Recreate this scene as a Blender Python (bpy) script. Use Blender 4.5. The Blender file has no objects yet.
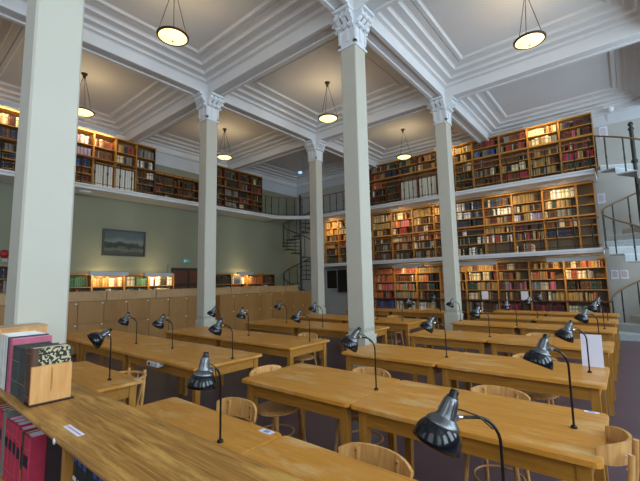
import bpy, math, random
from mathutils import Vector, Matrix
S = bpy.context.scene
COL = S.collection
PI = math.pi
rnd = random.Random(7)

# ------------------------------------------------------------------ camera
CAM_H, F_PX = 1.62, 370.2
def cam_axes():
    y, p, r = map(math.radians, (-39.413, 6.329, -1.15))
    fw = Vector((math.sin(y)*math.cos(p), math.cos(y)*math.cos(p), math.sin(p)))
    rt = Vector((math.cos(y), -math.sin(y), 0)); up = rt.cross(fw)
    return rt*math.cos(r)+up*math.sin(r), -rt*math.sin(r)+up*math.cos(r), fw
RT, UP, FW = cam_axes()
cd = bpy.data.cameras.new('camera'); cd.sensor_width = 36; cd.lens = F_PX/640*36; cd.clip_start = .02
cam = bpy.data.objects.new('camera', cd); COL.objects.link(cam); S.camera = cam
m = Matrix((RT, UP, -FW)).transposed().to_4x4(); m.translation = (0, 0, CAM_H); cam.matrix_world = m

# ------------------------------------------------------------------ light
w = bpy.data.worlds.new('world'); S.world = w; w.use_nodes = True
w.node_tree.nodes['Background'].inputs[0].default_value = (.75, .85, 1, 1)
w.node_tree.nodes['Background'].inputs[1].default_value = 1.0
S.view_settings.view_transform = 'Standard'; S.view_settings.look = 'None'
S.view_settings.gamma = 1; S.view_settings.use_curve_mapping = False
S.view_settings.exposure = 0.0
def area(name, loc, rot, sx, sy, power, color):
    l = bpy.data.lights.new(name, 'AREA'); l.shape = 'RECTANGLE'; l.size = sx; l.size_y = sy; l.energy = power; l.color = color
    o = bpy.data.objects.new(name, l); COL.objects.link(o); o.location = loc; o.rotation_euler = rot; return o
DAY = (.70, .87, 1.0)
WARM_FILL = (1.0, .93, .82)
WIN_R = [(-.9, 2.2), (3.0, 2.2), (7.0, 2.2), (11.1, 2.2)]         # window centres (y, width) on the right wall
for yc_, ww in WIN_R:
    area('window_daylight_and_fill', (5.05, yc_, 3.9), (0, math.radians(90), 0), 4.2, ww, 235, DAY)
WIN_F = [(-9.8, 2.2), (-5.4, 2.2), (-1.1, 2.2), (3.1, 2.2)]  # unseen front windows, put in to carry fill light
for (xc_, ww), pw_ in zip(WIN_F, (5, 9, 22, 30)):
    area('window_daylight_and_fill', (xc_, -3.0, 4.0), (math.radians(90), 0, 0), ww, 4.0, pw_, WARM_FILL)  # added warm fill, power graded up towards the right

# ------------------------------------------------------------------ materials
def rgb(h):
    h = h.lstrip('#'); c = [int(h[i:i+2], 16)/255 for i in (0, 2, 4)]
    return tuple((x/12.92 if x <= .04045 else ((x+.055)/1.055)**2.4) for x in c)+(1,)
M = {}
def mat(name, col, rough=.6, metal=0, var=.08, scale=6, bump=0, emit=None, es=0, spec=None, coat=0):
    if name in M: return M[name]
    mt = bpy.data.materials.new(name); mt.use_nodes = True; nt = mt.node_tree; b = nt.nodes['Principled BSDF']
    c = rgb(col) if isinstance(col, str) else col
    b.inputs['Roughness'].default_value = rough; b.inputs['Metallic'].default_value = metal
    if coat: b.inputs['Coat Weight'].default_value = coat; b.inputs['Coat Roughness'].default_value = .25
    if spec is not None: b.inputs['Specular IOR Level'].default_value = spec
    tc = nt.nodes.new('ShaderNodeTexCoord'); n = nt.nodes.new('ShaderNodeTexNoise'); n.inputs['Scale'].default_value = scale
    n.inputs['Detail'].default_value = 4
    nt.links.new(tc.outputs['Object'], n.inputs['Vector'])
    r = nt.nodes.new('ShaderNodeValToRGB')
    r.color_ramp.elements[0].position = .3; r.color_ramp.elements[1].position = .7
    r.color_ramp.elements[0].color = tuple(x*(1-var) for x in c[:3])+(1,)
    r.color_ramp.elements[1].color = tuple(min(1, x*(1+var)) for x in c[:3])+(1,)
    nt.links.new(n.outputs['Fac'], r.inputs['Fac']); nt.links.new(r.outputs['Color'], b.inputs['Base Color'])
    if bump:
        bp = nt.nodes.new('ShaderNodeBump'); bp.inputs['Strength'].default_value = bump; bp.inputs['Distance'].default_value = .01
        nt.links.new(n.outputs['Fac'], bp.inputs['Height']); nt.links.new(bp.outputs['Normal'], b.inputs['Normal'])
    if emit: b.inputs['Emission Color'].default_value = rgb(emit); b.inputs['Emission Strength'].default_value = es
    M[name] = mt; return mt
def wood(name, c1, c2, c3=None, rough=.38, sx=1.2, sy=14, wear=0, axis='X', wy=2.6, ws=1.6, coat=.15, spec=.35):
    mt = bpy.data.materials.new(name); mt.use_nodes = True; nt = mt.node_tree; b = nt.nodes['Principled BSDF']
    L = nt.links.new; N = nt.nodes.new
    tc = N('ShaderNodeTexCoord'); mp = N('ShaderNodeMapping')
    mp.inputs['Scale'].default_value = {'X': (sx, sy, sy), 'Z': (sy, sy, sx)}[axis]
    L(tc.outputs['Object'], mp.inputs['Vector'])
    n = N('ShaderNodeTexNoise'); n.inputs['Scale'].default_value = 2.2; n.inputs['Detail'].default_value = 7; n.inputs['Distortion'].default_value = 1.1
    L(mp.outputs['Vector'], n.inputs['Vector'])
    r = N('ShaderNodeValToRGB'); e = r.color_ramp.elements
    e[0].position = .32; e[0].color = rgb(c1); e[1].position = .68; e[1].color = rgb(c2)
    L(n.outputs['Fac'], r.inputs['Fac']); out = r.outputs['Color']
    if wear:
        n2 = N('ShaderNodeTexNoise'); n2.inputs['Scale'].default_value = ws; n2.inputs['Detail'].default_value = 9; n2.inputs['Roughness'].default_value = .65
        mp2 = N('ShaderNodeMapping'); mp2.inputs['Scale'].default_value = (1, wy, 1); L(tc.outputs['Object'], mp2.inputs['Vector']); L(mp2.outputs['Vector'], n2.inputs['Vector'])
        r2 = N('ShaderNodeValToRGB'); r2.color_ramp.elements[0].position = .5; r2.color_ramp.elements[0].color = (0, 0, 0, 1)
        r2.color_ramp.elements[1].position = .66; r2.color_ramp.elements[1].color = (wear, wear, wear, 1)
        L(n2.outputs['Fac'], r2.inputs['Fac'])
        mx = N('ShaderNodeMixRGB'); L(r2.outputs['Color'], mx.inputs['Fac']); L(out, mx.inputs['Color1']); mx.inputs['Color2'].default_value = rgb(c3)
        out = mx.outputs['Color']
    L(out, b.inputs['Base Color']); b.inputs['Roughness'].default_value = rough
    b.inputs['Coat Weight'].default_value = coat; b.inputs['Coat Roughness'].default_value = .3
    b.inputs['Specular IOR Level'].default_value = spec
    M[name] = mt; return mt
TABLE = wood('table_wood', 'BA7A2A', 'CB8E38', 'DDBE88', wear=.65, rough=.42)
TABLEF = wood('table_frame_wood', '96621F', 'AE7829', rough=.5, axis='X')
LEGW = wood('leg_wood', '96641F', 'B27C30', rough=.5, axis='Z')
COUNTER = wood('counter_wood', '7C5420', 'B27E38', 'D0A254', wear=.8, wy=9, ws=1.8, sx=1.6, sy=34, rough=.45)
CASEW = wood('bookcase_wood', '96642A', 'B88036', rough=.5, axis='Z')
CASEH = wood('bookcase_shelf_wood', 'A06C2A', 'C08A3C', rough=.5)
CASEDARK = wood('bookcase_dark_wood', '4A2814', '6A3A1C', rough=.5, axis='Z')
BACKP = mat('bookcase_back_panel', '6A5A42', .7, var=.1, scale=5)
CHAIRW = wood('chair_wood', 'B98446', 'D2A264', rough=.4, axis='Z')
CHAIRD = wood('chair_dark_wood', '3A2415', '54351E', rough=.45, axis='Z')
CAB = wood('cabinet_wood', '9A6E3A', 'A67A44', rough=.5, axis='Z', sy=10)
CABL = wood('cabinet_light_wood', 'AE8A5E', 'BC9A6C', rough=.5, axis='Z', sy=8)
BOARD = wood('bookend_wood', 'C08648', 'DBA768', rough=.45, axis='Z', sy=9)
WHITE = mat('ceiling_white', 'D4D4D5', .8, var=.02, scale=2)
PANEL = mat('ceiling_panel', 'D2D2D4', .85, var=.03, scale=1)
COLP = mat('column_paint', 'B9B5A6', .5, var=.02, scale=3, bump=.05)
COLW = mat('column_white', 'D4D7DA', .6, var=.03, scale=8)
WALLG = mat('wall_green', '868872', .85, var=.03, scale=1.5)
WALLB = mat('wall_pale', 'A9A9A4', .85, var=.03, scale=1.5)
FRIEZE = mat('frieze_white', 'BFC3C8', .8, var=.03, scale=3)
SLABM = mat('gallery_paint', 'D6D8DA', .7, var=.03, scale=3)
FLOORM = mat('floor_linoleum', '58464C', .38, var=.1, scale=1.6, spec=.4)
IRON = mat('dark_iron', '24221F', .45, .6, var=.1, scale=20)
IRONG = mat('stair_iron', '33352F', .5, .4, var=.1, scale=20)
IRONP = mat('stair_paint', 'AEB4B8', .55, var=.06, scale=25)
RAILW = wood('handrail_wood', '7A4A24', '95602F', rough=.4)
BRONZE = mat('bronze', '4A3A28', .4, .8, var=.1, scale=10)
LAMPBLK = mat('lamp_enamel', '0B0F14', .14, .0, var=.1, scale=10, spec=.4)
TUBEBLK = mat('lamp_tube_black', '14120F', .35, .3, var=.1, scale=10)
STEEL = mat('brushed_steel', '6E7072', .32, .9, var=.1, scale=30)
CHROME = mat('chrome', 'C8CCD0', .12, 1, var=.02, scale=10)
BOWL = mat('bowl_glass', 'F6DDA2', .4, var=.05, scale=3, emit='FFDD96', es=2.2)
TROUGH = mat('light_trough_grey', 'B4B9BF', .5, .1, var=.03, scale=4)
TUBEON = mat('fluorescent_tube', 'FFF2D0', .4, emit='FFD688', es=7)
PAPER = mat('white_paper', 'D6D4E0', .7, var=.03, scale=6)
PAGES = mat('book_pages', 'C9C0AA', .8, var=.1, scale=30)
GOLD = mat('gold_lettering', 'B08A3A', .4, .6)
LABELK = mat('black_spine_label', '17161A', .6)
KNOB = mat('white_knob', 'E4E2DC', .4)
BLACK = mat('black_board', '0E0E10', .6)
FRAME = mat('picture_frame', '1C1712', .4)
DOORM = mat('dark_door', '2A1A14', .5, var=.2, scale=3)
SCREENG = mat('exit_green', '2E8F7C', .5, emit='6FD8D0', es=.08)
REDB = mat('red_bell', '9A1F1C', .4)
BLUEGLOW = mat('blue_led', '7FB6D8', .4, emit='9FD8FF', es=1.0)
MARK = mat('stencil_grey', '7E8078', .7)
STKBLUE = mat('sticker_blue', '6F8FB8', .6)
# marbled paper
mt = bpy.data.materials.new('marbled_paper'); mt.use_nodes = True; nt = mt.node_tree
tc = nt.nodes.new('ShaderNodeTexCoord'); v = nt.nodes.new('ShaderNodeTexNoise'); v.inputs['Scale'].default_value = 70; v.inputs['Detail'].default_value = 3
r = nt.nodes.new('ShaderNodeValToRGB'); r.color_ramp.interpolation = 'CONSTANT'
r.color_ramp.elements[0].color = rgb('14140F'); r.color_ramp.elements[1].position = .52; r.color_ramp.elements[1].color = rgb('B7AE86')
nt.links.new(tc.outputs['Object'], v.inputs['Vector']); nt.links.new(v.outputs['Fac'], r.inputs['Fac']); nt.links.new(r.outputs['Color'], nt.nodes['Principled BSDF'].inputs['Base Color'])
MARBLED = mt
# painting: dark landscape by height and noise
mt = bpy.data.materials.new('landscape_paint'); mt.use_nodes = True; nt = mt.node_tree; L = nt.links.new
tc = nt.nodes.new('ShaderNodeTexCoord'); sp = nt.nodes.new('ShaderNodeSeparateXYZ'); L(tc.outputs['Generated'], sp.inputs[0])
n = nt.nodes.new('ShaderNodeTexNoise'); n.inputs['Scale'].default_value = 4; n.inputs['Detail'].default_value = 6; L(tc.outputs['Generated'], n.inputs['Vector'])
ad = nt.nodes.new('ShaderNodeMath'); ad.operation = 'MULTIPLY_ADD'; L(n.outputs['Fac'], ad.inputs[0]); ad.inputs[1].default_value = .5; L(sp.outputs['Z'], ad.inputs[2])
r = nt.nodes.new('ShaderNodeValToRGB'); L(ad.outputs[0], r.inputs['Fac']); e = r.color_ramp.elements
e[0].position = .3; e[0].color = rgb('3C4238'); e[1].position = 1.1 if False else 1.0; e[1].color = rgb('4E5A5C')
for p_, c_ in ((.45, '5A6256'), (.6, '2C3330'), (.72, '353C38'), (.8, '6C7672')): q = e.new(p_); q.color = rgb(c_)
L(r.outputs['Color'], nt.nodes['Principled BSDF'].inputs['Base Color']); nt.nodes['Principled BSDF'].inputs['Roughness'].default_value = .85
PAINT = mt
# perforated riser
PERF = mat('perforated_metal', '9CA3A4', .6, var=.3, scale=60)

BOOKC = {'red': '86302A', 'crimson': '96233A', 'orange': 'AE5A34', 'tan': '9C7E4C', 'cream': 'C9BC98', 'brown': '55351F', 'dark green': '22392C', 'green': '42704E',
         'navy': '1F2A44', 'blue': '30508A', 'black': '1B1918', 'grey': '77776F', 'white': 'D2D0C6', 'pink': 'B0566A', 'ochre': 'A98440', 'maroon': '4E1A1C', 'lilac': '8A7F9A', 'rose': 'B8304A'}
BM = {k: mat('cloth_'+k.replace(' ', '_'), c, .6, var=.12, scale=25) for k, c in BOOKC.items()}
BM2 = {k: [mat('cloth_%s_%d' % (k.replace(' ', '_'), j), tuple(min(1, x*f) for x in rgb(c)[:3])+(1,), .6, var=.12, scale=25) for j, f in enumerate((.62, 1, 1.45))] for k, c in BOOKC.items()}

# ------------------------------------------------------------------ mesh helpers
class MB:
    def __init__(s): s.v = []; s.f = []; s.mi = []; s.mats = []; s.sm = []
    def m(s, mt):
        if mt not in s.mats: s.mats.append(mt)
        return s.mats.index(mt)
    def add(s, vs, fs, mt, smooth=False):
        b = len(s.v); i = s.m(mt); s.v += [tuple(v) for v in vs]
        for f in fs: s.f.append(tuple(b+k for k in f)); s.mi.append(i); s.sm.append(smooth)
    def box(s, x0, y0, z0, x1, y1, z1, mt, M4=None):
        vs = [(x, y, z) for x in (x0, x1) for y in (y0, y1) for z in (z0, z1)]
        if M4 is not None: vs = [M4 @ Vector(v) for v in vs]
        s.add(vs, [(0, 1, 3, 2), (4, 6, 7, 5), (0, 4, 5, 1), (2, 3, 7, 6), (0, 2, 6, 4), (1, 5, 7, 3)], mt)
    def prism(s, pts, z0, z1, mt, M4=None, smooth=False):      # pts counter-clockwise in xy
        n = len(pts); vs = [(x, y, z0) for x, y in pts]+[(x, y, z1) for x, y in pts]
        if M4 is not None: vs = [M4 @ Vector(v) for v in vs]
        s.add(vs, [tuple(range(n-1, -1, -1)), tuple(range(n, 2*n))]+[(i, (i+1) % n, n+(i+1) % n, n+i) for i in range(n)], mt, smooth)
    def tube(s, path, r, mt, n=8, cap=True, M4=None):
        P = [Vector(p) for p in path]; rs = r if isinstance(r, (list, tuple)) else [r]*len(P)
        vs = []; ref = None
        for i, p in enumerate(P):
            t = (P[min(i+1, len(P)-1)]-P[max(i-1, 0)]).normalized()
            if ref is None: ref = Vector((0, 0, 1)) if abs(t.z) < .9 else Vector((1, 0, 0))
            a = (ref-t*ref.dot(t)).normalized(); ref = a; b = t.cross(a)
            for k in range(n):
                q = p+(a*math.cos(2*PI*k/n)+b*math.sin(2*PI*k/n))*rs[i]; vs.append(M4 @ q if M4 is not None else q)
        fs = [(i*n+k, i*n+(k+1) % n, (i+1)*n+(k+1) % n, (i+1)*n+k) for i in range(len(P)-1) for k in range(n)]
        s.add(vs, fs, mt, True)
        if cap: s.add([vs[k] for k in range(n)], [tuple(range(n-1, -1, -1))], mt); s.add([vs[-n+k] for k in range(n)], [tuple(range(n))], mt)
    def lathe(s, prof, mt, n=20, M4=None, smooth=True):        # prof: (radius, z)
        vs = []
        for r, z in prof:
            for k in range(n):
                q = Vector((r*math.cos(2*PI*k/n), r*math.sin(2*PI*k/n), z)); vs.append(M4 @ q if M4 is not None else q)
        s.add(vs, [(i*n+k, i*n+(k+1) % n, (i+1)*n+(k+1) % n, (i+1)*n+k) for i in range(len(prof)-1) for k in range(n)], mt, smooth)
    def build(s, name, parent=None, loc=None):
        me = bpy.data.meshes.new(name); me.from_pydata(s.v, [], s.f)
        for mt in s.mats: me.materials.append(mt)
        for p, i, q in zip(me.polygons, s.mi, s.sm): p.material_index = i; p.use_smooth = q
        me.update()
        o = bpy.data.objects.new(name, me); COL.objects.link(o)
        if parent: o.parent = parent
        if loc: o.location = loc
        return o
def tag(o, label, cat, group=None, kind=None):
    if label: o['label'] = label
    if cat: o['category'] = cat
    if group: o['group'] = group
    if kind: o['kind'] = kind
    return o
def thing(name, label, cat, loc=(0, 0, 0), rz=0, group=None):
    o = bpy.data.objects.new(name, None); COL.objects.link(o); o.location = loc; o.rotation_euler = (0, 0, rz); o.empty_display_size = .1
    return tag(o, label, cat, group)
def struct(mb, name):
    o = mb.build(name); o['kind'] = 'structure'; return o
def copy_tree(o, parent=None):
    c = o.copy(); COL.objects.link(c)
    if parent: c.parent = parent
    for ch in o.children: copy_tree(ch, c)
    return c
def bx(name, parent, x0, y0, z0, x1, y1, z1, mt, M4=None):
    b = MB(); b.box(x0, y0, z0, x1, y1, z1, mt, M4); return b.build(name, parent)
ORD = 'zero first second third fourth fifth sixth seventh eighth ninth tenth eleventh twelfth thirteenth fourteenth fifteenth sixteenth seventeenth eighteenth nineteenth twentieth'.split()
def ordw(n):
    if n <= 20: return ORD[n]
    if n < 30: return 'twenty-'+ORD[n-20]
    if n == 30: return 'thirtieth'
    if n < 40: return 'thirty-'+ORD[n-30]
    return 'fortieth' if n == 40 else 'forty-'+ORD[n-40] if n < 50 else 'last'

# ------------------------------------------------------------------ room shell
XL, XR, YF, YB, ZB, ZC = -12.2, 5.4, -3.3, 13.1, 6.2, 6.68
XC = [-7.645, -3.34, .965]; YC = [.795, 5.064, 9.147]; HB = .155
b = MB(); b.box(XL-.2, YF-.2, -.1, XR+.2, YB+.2, 0, FLOORM); struct(b, 'floor')
def wall_with_windows(name, mtl, fixed, lo, hi, wins, axis, z0=1.7, z1=6.0, inner=1):
    b = MB(); t = .2
    def bb(a0, a1, c0, c1):
        if axis == 'Y': b.box(min(fixed, fixed+t*inner), a0, c0, max(fixed, fixed+t*inner), a1, c1, mtl)
        else: b.box(a0, min(fixed, fixed+t*inner), c0, a1, max(fixed, fixed+t*inner), c1, mtl)
    cur = lo
    for c, w_ in wins:
        bb(cur, c-w_/2, 0, 7); bb(c-w_/2, c+w_/2, 0, z0); bb(c-w_/2, c+w_/2, z1, 7); cur = c+w_/2
    bb(cur, hi, 0, 7); return struct(b, name)
b = MB(); b.box(XL-.2, YF, 0, XL, YB, 7, WALLG); struct(b, 'wall_left')
b = MB(); b.box(XL-.2, YB, 0, XR+.2, YB+.2, 7, WALLB); struct(b, 'wall_back')
wall_with_windows('wall_right', WALLB, XR, YF, YB, WIN_R, 'Y', inner=1)
wall_with_windows('wall_front', WALLB, YF, XL, XR, WIN_F, 'X', inner=-1)
GLASS = mat('window_glass', 'DDE8F2', .1, emit='DCEBFF', es=1.5)
FR = mat('window_frame_white', 'C9CCCC', .5)
wi = 1
for yc_, w_ in WIN_R:
    b = MB(); x = XR+.1
    b.box(x-.01, yc_-w_/2, 1.7, x+.01, yc_+w_/2, 6.0, GLASS)
    for yy in (yc_-w_/2+.03, yc_, yc_+w_/2-.03): b.box(x-.06, yy-.03, 1.7, x-.02, yy+.03, 6, FR)
    for zz in (1.73, 3.2, 4.6, 5.97): b.box(x-.06, yc_-w_/2, zz-.03, x-.02, yc_+w_/2, zz+.03, FR)
    struct(b, 'window_%d' % wi); wi += 1
for xc_, w_ in WIN_F:
    b = MB(); y = YF-.1
    b.box(xc_-w_/2, y-.01, 1.7, xc_+w_/2, y+.01, 6.0, GLASS)
    for xx in (xc_-w_/2+.03, xc_, xc_+w_/2-.03): b.box(xx-.03, y+.02, 1.7, xx+.03, y+.06, 6, FR)
    for zz in (1.73, 3.2, 4.6, 5.97): b.box(xc_-w_/2, y+.02, zz-.03, xc_+w_/2, y+.06, zz+.03, FR)
    struct(b, 'window_%d' % wi); wi += 1

# coffered ceiling: one moulded coffer per bay
bx_ = [(XL+.01, XC[0]-HB), (XC[0]+HB, XC[1]-HB), (XC[1]+HB, XC[2]-HB), (XC[2]+HB, XR-.01)]
by_ = [(YF+.01, YC[0]-HB), (YC[0]+HB, YC[1]-HB), (YC[1]+HB, YC[2]-HB), (YC[2]+HB, YB-.01)]
PROF = [(0, 6.22), (0, 6.42), (.02, 6.44), (.09, 6.45), (.10, 6.49), (.12, 6.505), (.25, 6.51), (.26, 6.555), (.29, 6.575), (.43, 6.58), (.44, 6.62), (.47, 6.64), (.58, 6.645), (.59, 6.665), (.61, 6.64), (.68, 6.64), (.70, 6.665), (.72, ZC)]
cb = MB()
for x0, x1 in bx_:
    for y0, y1 in by_:
        rings = []
        for o, z in PROF:
            rings.append([(x0+o, y0+o, z), (x1-o, y0+o, z), (x1-o, y1-o, z), (x0+o, y1-o, z)])
        vs = [p for r_ in rings for p in r_]
        fs = [(i*4+k, (i+1)*4+k, (i+1)*4+(k+1) % 4, i*4+(k+1) % 4) for i in range(len(rings)-1) for k in range(4)]
        cb.add(vs, fs, WHITE); cb.add(rings[-1], [(0, 3, 2, 1)], PANEL)
cb.box(XL-.2, YF-.2, 6.95, XR+.2, YB+.2, 7.1, WHITE)
struct(cb, 'ceiling')
ti = 1
def beam(x0, y0, x1, y1, along):
    global ti
    b = MB(); b.box(x0, y0, ZB+.02, x1, y1, 6.9, WHITE)
    e = .055                                  # raised lips on both edges of the soffit
    if along == 'X':
        b.box(x0, y0-.02, ZB-.01, x1, y0+e, ZB+.03, WHITE); b.box(x0, y1-e, ZB-.01, x1, y1+.02, ZB+.03, WHITE)
    else:
        b.box(x0-.02, y0, ZB-.01, x0+e, y1, ZB+.03, WHITE); b.box(x1-e, y0, ZB-.01, x1+.02, y1, ZB+.03, WHITE)
    struct(b, 'trim_%d' % ti); ti += 1
for x in XC: beam(x-HB+.004, YF, x+HB-.004, YB, 'Y')
for y in YC:
    for x0, x1 in bx_: beam(x0, y-HB+.004, x1, y+HB-.004, 'X')
# frieze and cornice along the walls
for nm, a in (('trim', (XL, YF, 5.75, XL+.03, YB, 6.22)), ('trim', (XL+.03, YB-.03, 5.9, XR, YB, 6.22)), ('trim', (XR-.03, YF, 6.02, XR, YB-.03, 6.22))):
    b = MB(); b.box(*a, FRIEZE)
    if a[0] == XL and a[3] < XL+1: b.box(XL, YF, 6.2, XL+.08, YB, 6.26, FRIEZE)
    elif a[0] > XL and a[3] == XR and a[1] > 10: b.box(XL+.08, YB-.08, 6.2, XR, YB, 6.26, FRIEZE)
    struct(b, 'trim_%d' % ti); ti += 1
# right-hand bay beam against the back wall corner of each baseboard
b = MB(); b.box(XL, YF, 0, XL+.02, YB, .12, FR); struct(b, 'baseboard_left')
b = MB(); b.box(XL+.02, YB-.02, 0, XR, YB, .12, FR); struct(b, 'baseboard_back')

# ------------------------------------------------------------------ columns
def column(cx, cy, label):
    t = thing('column', label, 'column', (cx, cy, 0)); h = HB
    c = .014
    b = MB(); b.prism([(-h+c, -h), (h-c, -h), (h, -h+c), (h, h-c), (h-c, h), (-h+c, h), (-h, h-c), (-h, -h+c)], .77, 5.58, COLP); b.build('shaft', t)
    b = MB(); b.box(-h-.012, -h-.012, 0, h+.012, h+.012, .77, COLP); b.box(-h-.022, -h-.022, .74, h+.022, h+.022, .775, COLP)
    b.box(-h-.022, -h-.022, 0, h+.022, h+.022, .12, COLP); b.build('base', t)
    b = MB()                                   # stencilled ring of small marks above the dado
    for k in range(6):
        x = -h+.035+k*.048
        for sgn, ax in ((-1, 0), (1, 0), (1, 1), (-1, 1)):
            w_ = .014
            q = sgn*(h+.0015)
            for a0, a1, z0, z1 in ((x-w_, x+w_, .83, .838), (x-w_, x+w_, .872, .88), (x-w_, x-w_+.007, .838, .872)) if k % 2 else ((x-w_, x-w_+.008, .83, .88), (x+w_-.008, x+w_, .83, .88), (x-w_, x+w_, .852, .859)):
                if ax == 0: b.box(a0, min(q, q-sgn*.002), z0, a1, max(q, q-sgn*.002), z1, MARK)
                else: b.box(min(q, q-sgn*.002), a0, z0, max(q, q-sgn*.002), a1, z1, MARK)
    b.build('stencil_border', t)
    b = MB(); g = h+.012
    b.box(-g, -g, 5.6, g, g, ZB, COLW); b.box(-g-.015, -g-.015, 5.565, g+.015, g+.015, 5.605, COLW)
    for sgn in (-1, 1):
        for ax in (0, 1):                     # raised frame on each face
            q0, q1 = sorted((sgn*g, sgn*(g+.012)))
            for a0, a1, z0, z1 in ((-g, -g+.04, 5.6, 6.0), (g-.04, g, 5.6, 6.0), (-.03, .03, 5.68, 5.98), (-g, g, 5.6, 5.66)):
                if ax == 0: b.box(a0, q0, z0, a1, q1, z1, COLW)
                else: b.box(q0, a0, z0, q1, a1, z1, COLW)
    b.build('capital', t)
    for sx_, sy_ in ((1, 0), (-1, 0), (0, 1), (0, -1)):        # scrolled brackets under the beams
        b = MB()
        R_ = Matrix.Rotation(math.atan2(sy_, sx_), 4, 'Z')
        for off in (-.115, -.0, .115):
            prof = [(g, 5.90), (g+.03, 5.90), (g+.05, 5.95), (g+.04, 6.0), (g+.09, 6.03), (g+.13, 6.08), (g+.13, 6.14), (g+.16, 6.17), (g+.16, ZB-.005), (g, ZB-.005)]
            n = len(prof); vs = [R_ @ Vector((x, off-.04, z)) for x, z in prof]+[R_ @ Vector((x, off+.04, z)) for x, z in prof]
            b.add(vs, [tuple(range(n)), tuple(range(2*n-1, n-1, -1))]+[(i, n+i, n+(i+1) % n, (i+1) % n) for i in range(n)], COLW)
            b.tube([R_ @ Vector((g+.05, off-.05, 5.94)), R_ @ Vector((g+.05, off+.05, 5.94))], .035, COLW, 10)
            b.tube([R_ @ Vector((g+.115, off-.05, 6.09)), R_ @ Vector((g+.115, off+.05, 6.09))], .04, COLW, 10)
        b.box(g if sx_ > 0 else -g-.19 if sx_ < 0 else -g, g if sy_ > 0 else -g-.19 if sy_ < 0 else -g, 6.15,
              g+.19 if sx_ > 0 else -g if sx_ < 0 else g, g+.19 if sy_ > 0 else -g if sy_ < 0 else g, ZB-.004, COLW)
        b.build('bracket', t)
column(XC[1], YC[0], 'square painted column nearest the camera, rising at the left beside the foreground counter')
column(XC[1], YC[1], 'square painted column in the middle of the photo with stencilled marks low down')
column(XC[1], YC[2], 'square painted column right of centre, in front of the back wall bookcases')
column(XC[0], YC[1], 'square painted column left of centre, in front of the cabinet row gap')
column(XC[0], YC[2], 'farthest and thinnest looking painted column, in front of the corner spiral stair')

# ------------------------------------------------------------------ galleries
ZG1, ZG2 = 2.34, 4.44
XGE = -.42
t = thing('lower_gallery', 'white painted lower gallery balcony running along the back wall', 'balcony', (0, 0, ZG1))
b = MB(); b.prism([(-10.35, 12.0), (XGE, 12.0), (XGE, 13.09), (-10.35, 13.09)], -.11, 0, SLABM); b.build('slab', t)
b = MB(); b.box(-10.37, 11.96, -.05, XGE+.02, 12.0, .01, SLABM); b.build('edge_moulding', t)
t = thing('upper_gallery', 'white painted upper gallery balcony running along the left and back walls', 'balcony', (0, 0, ZG2))
arc = [(-11.33, 10.7), (-11.1, 11.15), (-10.7, 11.6), (-10.2, 11.93), (-9.7, 12.0)]
def tri_prism(b, quads, z0, z1, mtl):
    for q in quads: b.prism(q, z0, z1, mtl)
inner = [(-11.45, 10.95), (-11.28, 11.3), (-10.95, 11.66), (-10.45, 12.06), (-9.9, 12.3)]
quads = [[(-12.18, YF+.1), (-11.33, YF+.1), (-11.33, 10.7), (-12.18, 10.7)], [(-12.18, 10.7), (-11.33, 10.7), (-11.45, 10.95), (-12.18, 10.95)]]
quads += [[arc[i], arc[i+1], inner[i+1], inner[i]] for i in range(4)]
quads += [[(-9.7, 12.0), (XGE, 12.0), (XGE, 13.09), (-9.7, 13.09)], [(-9.9, 12.3), (-9.7, 12.0), (-9.7, 13.09), (-9.9, 13.09)]]
b = MB(); tri_prism(b, quads, -.12, 0, SLABM); b.build('slab', t)
edge = [(-11.33, YF+.1)]+arc+[(XGE, 12.0)]
b = MB(); b.tube([(x, y, -.02) for x, y in edge], .035, SLABM, 8); b.build('edge_moulding', t)
def railing(path, zf, label, step=.4, h=.81, name='gallery_railing'):
    t = thing(name, label, 'railing', (path[0][0], path[0][1], zf)); ox, oy = path[0]
    P = [Vector((x-ox, y-oy, 0)) for x, y in path]
    b = MB(); b.tube([p+Vector((0, 0, h)) for p in P], .022, RAILW, 8); b.build('handrail', t)
    b = MB(); b.tube([p+Vector((0, 0, .09)) for p in P], .008, IRON, 6); b.build('bottom_rail', t)
    d = 0; nxt = .1; me = None
    bb = MB(); bb.tube([(0, 0, 0), (0, 0, h)], .014, IRON, 6); bb.tube([(0, 0, h*.45), (0, 0, h*.55)], .022, IRON, 6)
    for i in range(len(P)-1):
        seg = (P[i+1]-P[i]).length
        while nxt < d+seg:
            q = P[i].lerp(P[i+1], (nxt-d)/seg)
            if me is None: o = bb.build('baluster', t, q); me = o
            else:
                o = me.copy(); COL.objects.link(o); o.location = q
            nxt += step
        d += seg
railing([(-10.3, 12.06), (XGE-.02, 12.06)], ZG1, 'dark railing with wooden handrail along the lower gallery')
railing([(-11.39, -1.0), (-11.39, 10.72), (-11.14, 11.2), (-10.74, 11.66), (-10.22, 11.99), (-9.7, 12.06), (XGE-.02, 12.06)], ZG2, 'dark railing with wooden handrail along the upper gallery', .34)

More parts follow.
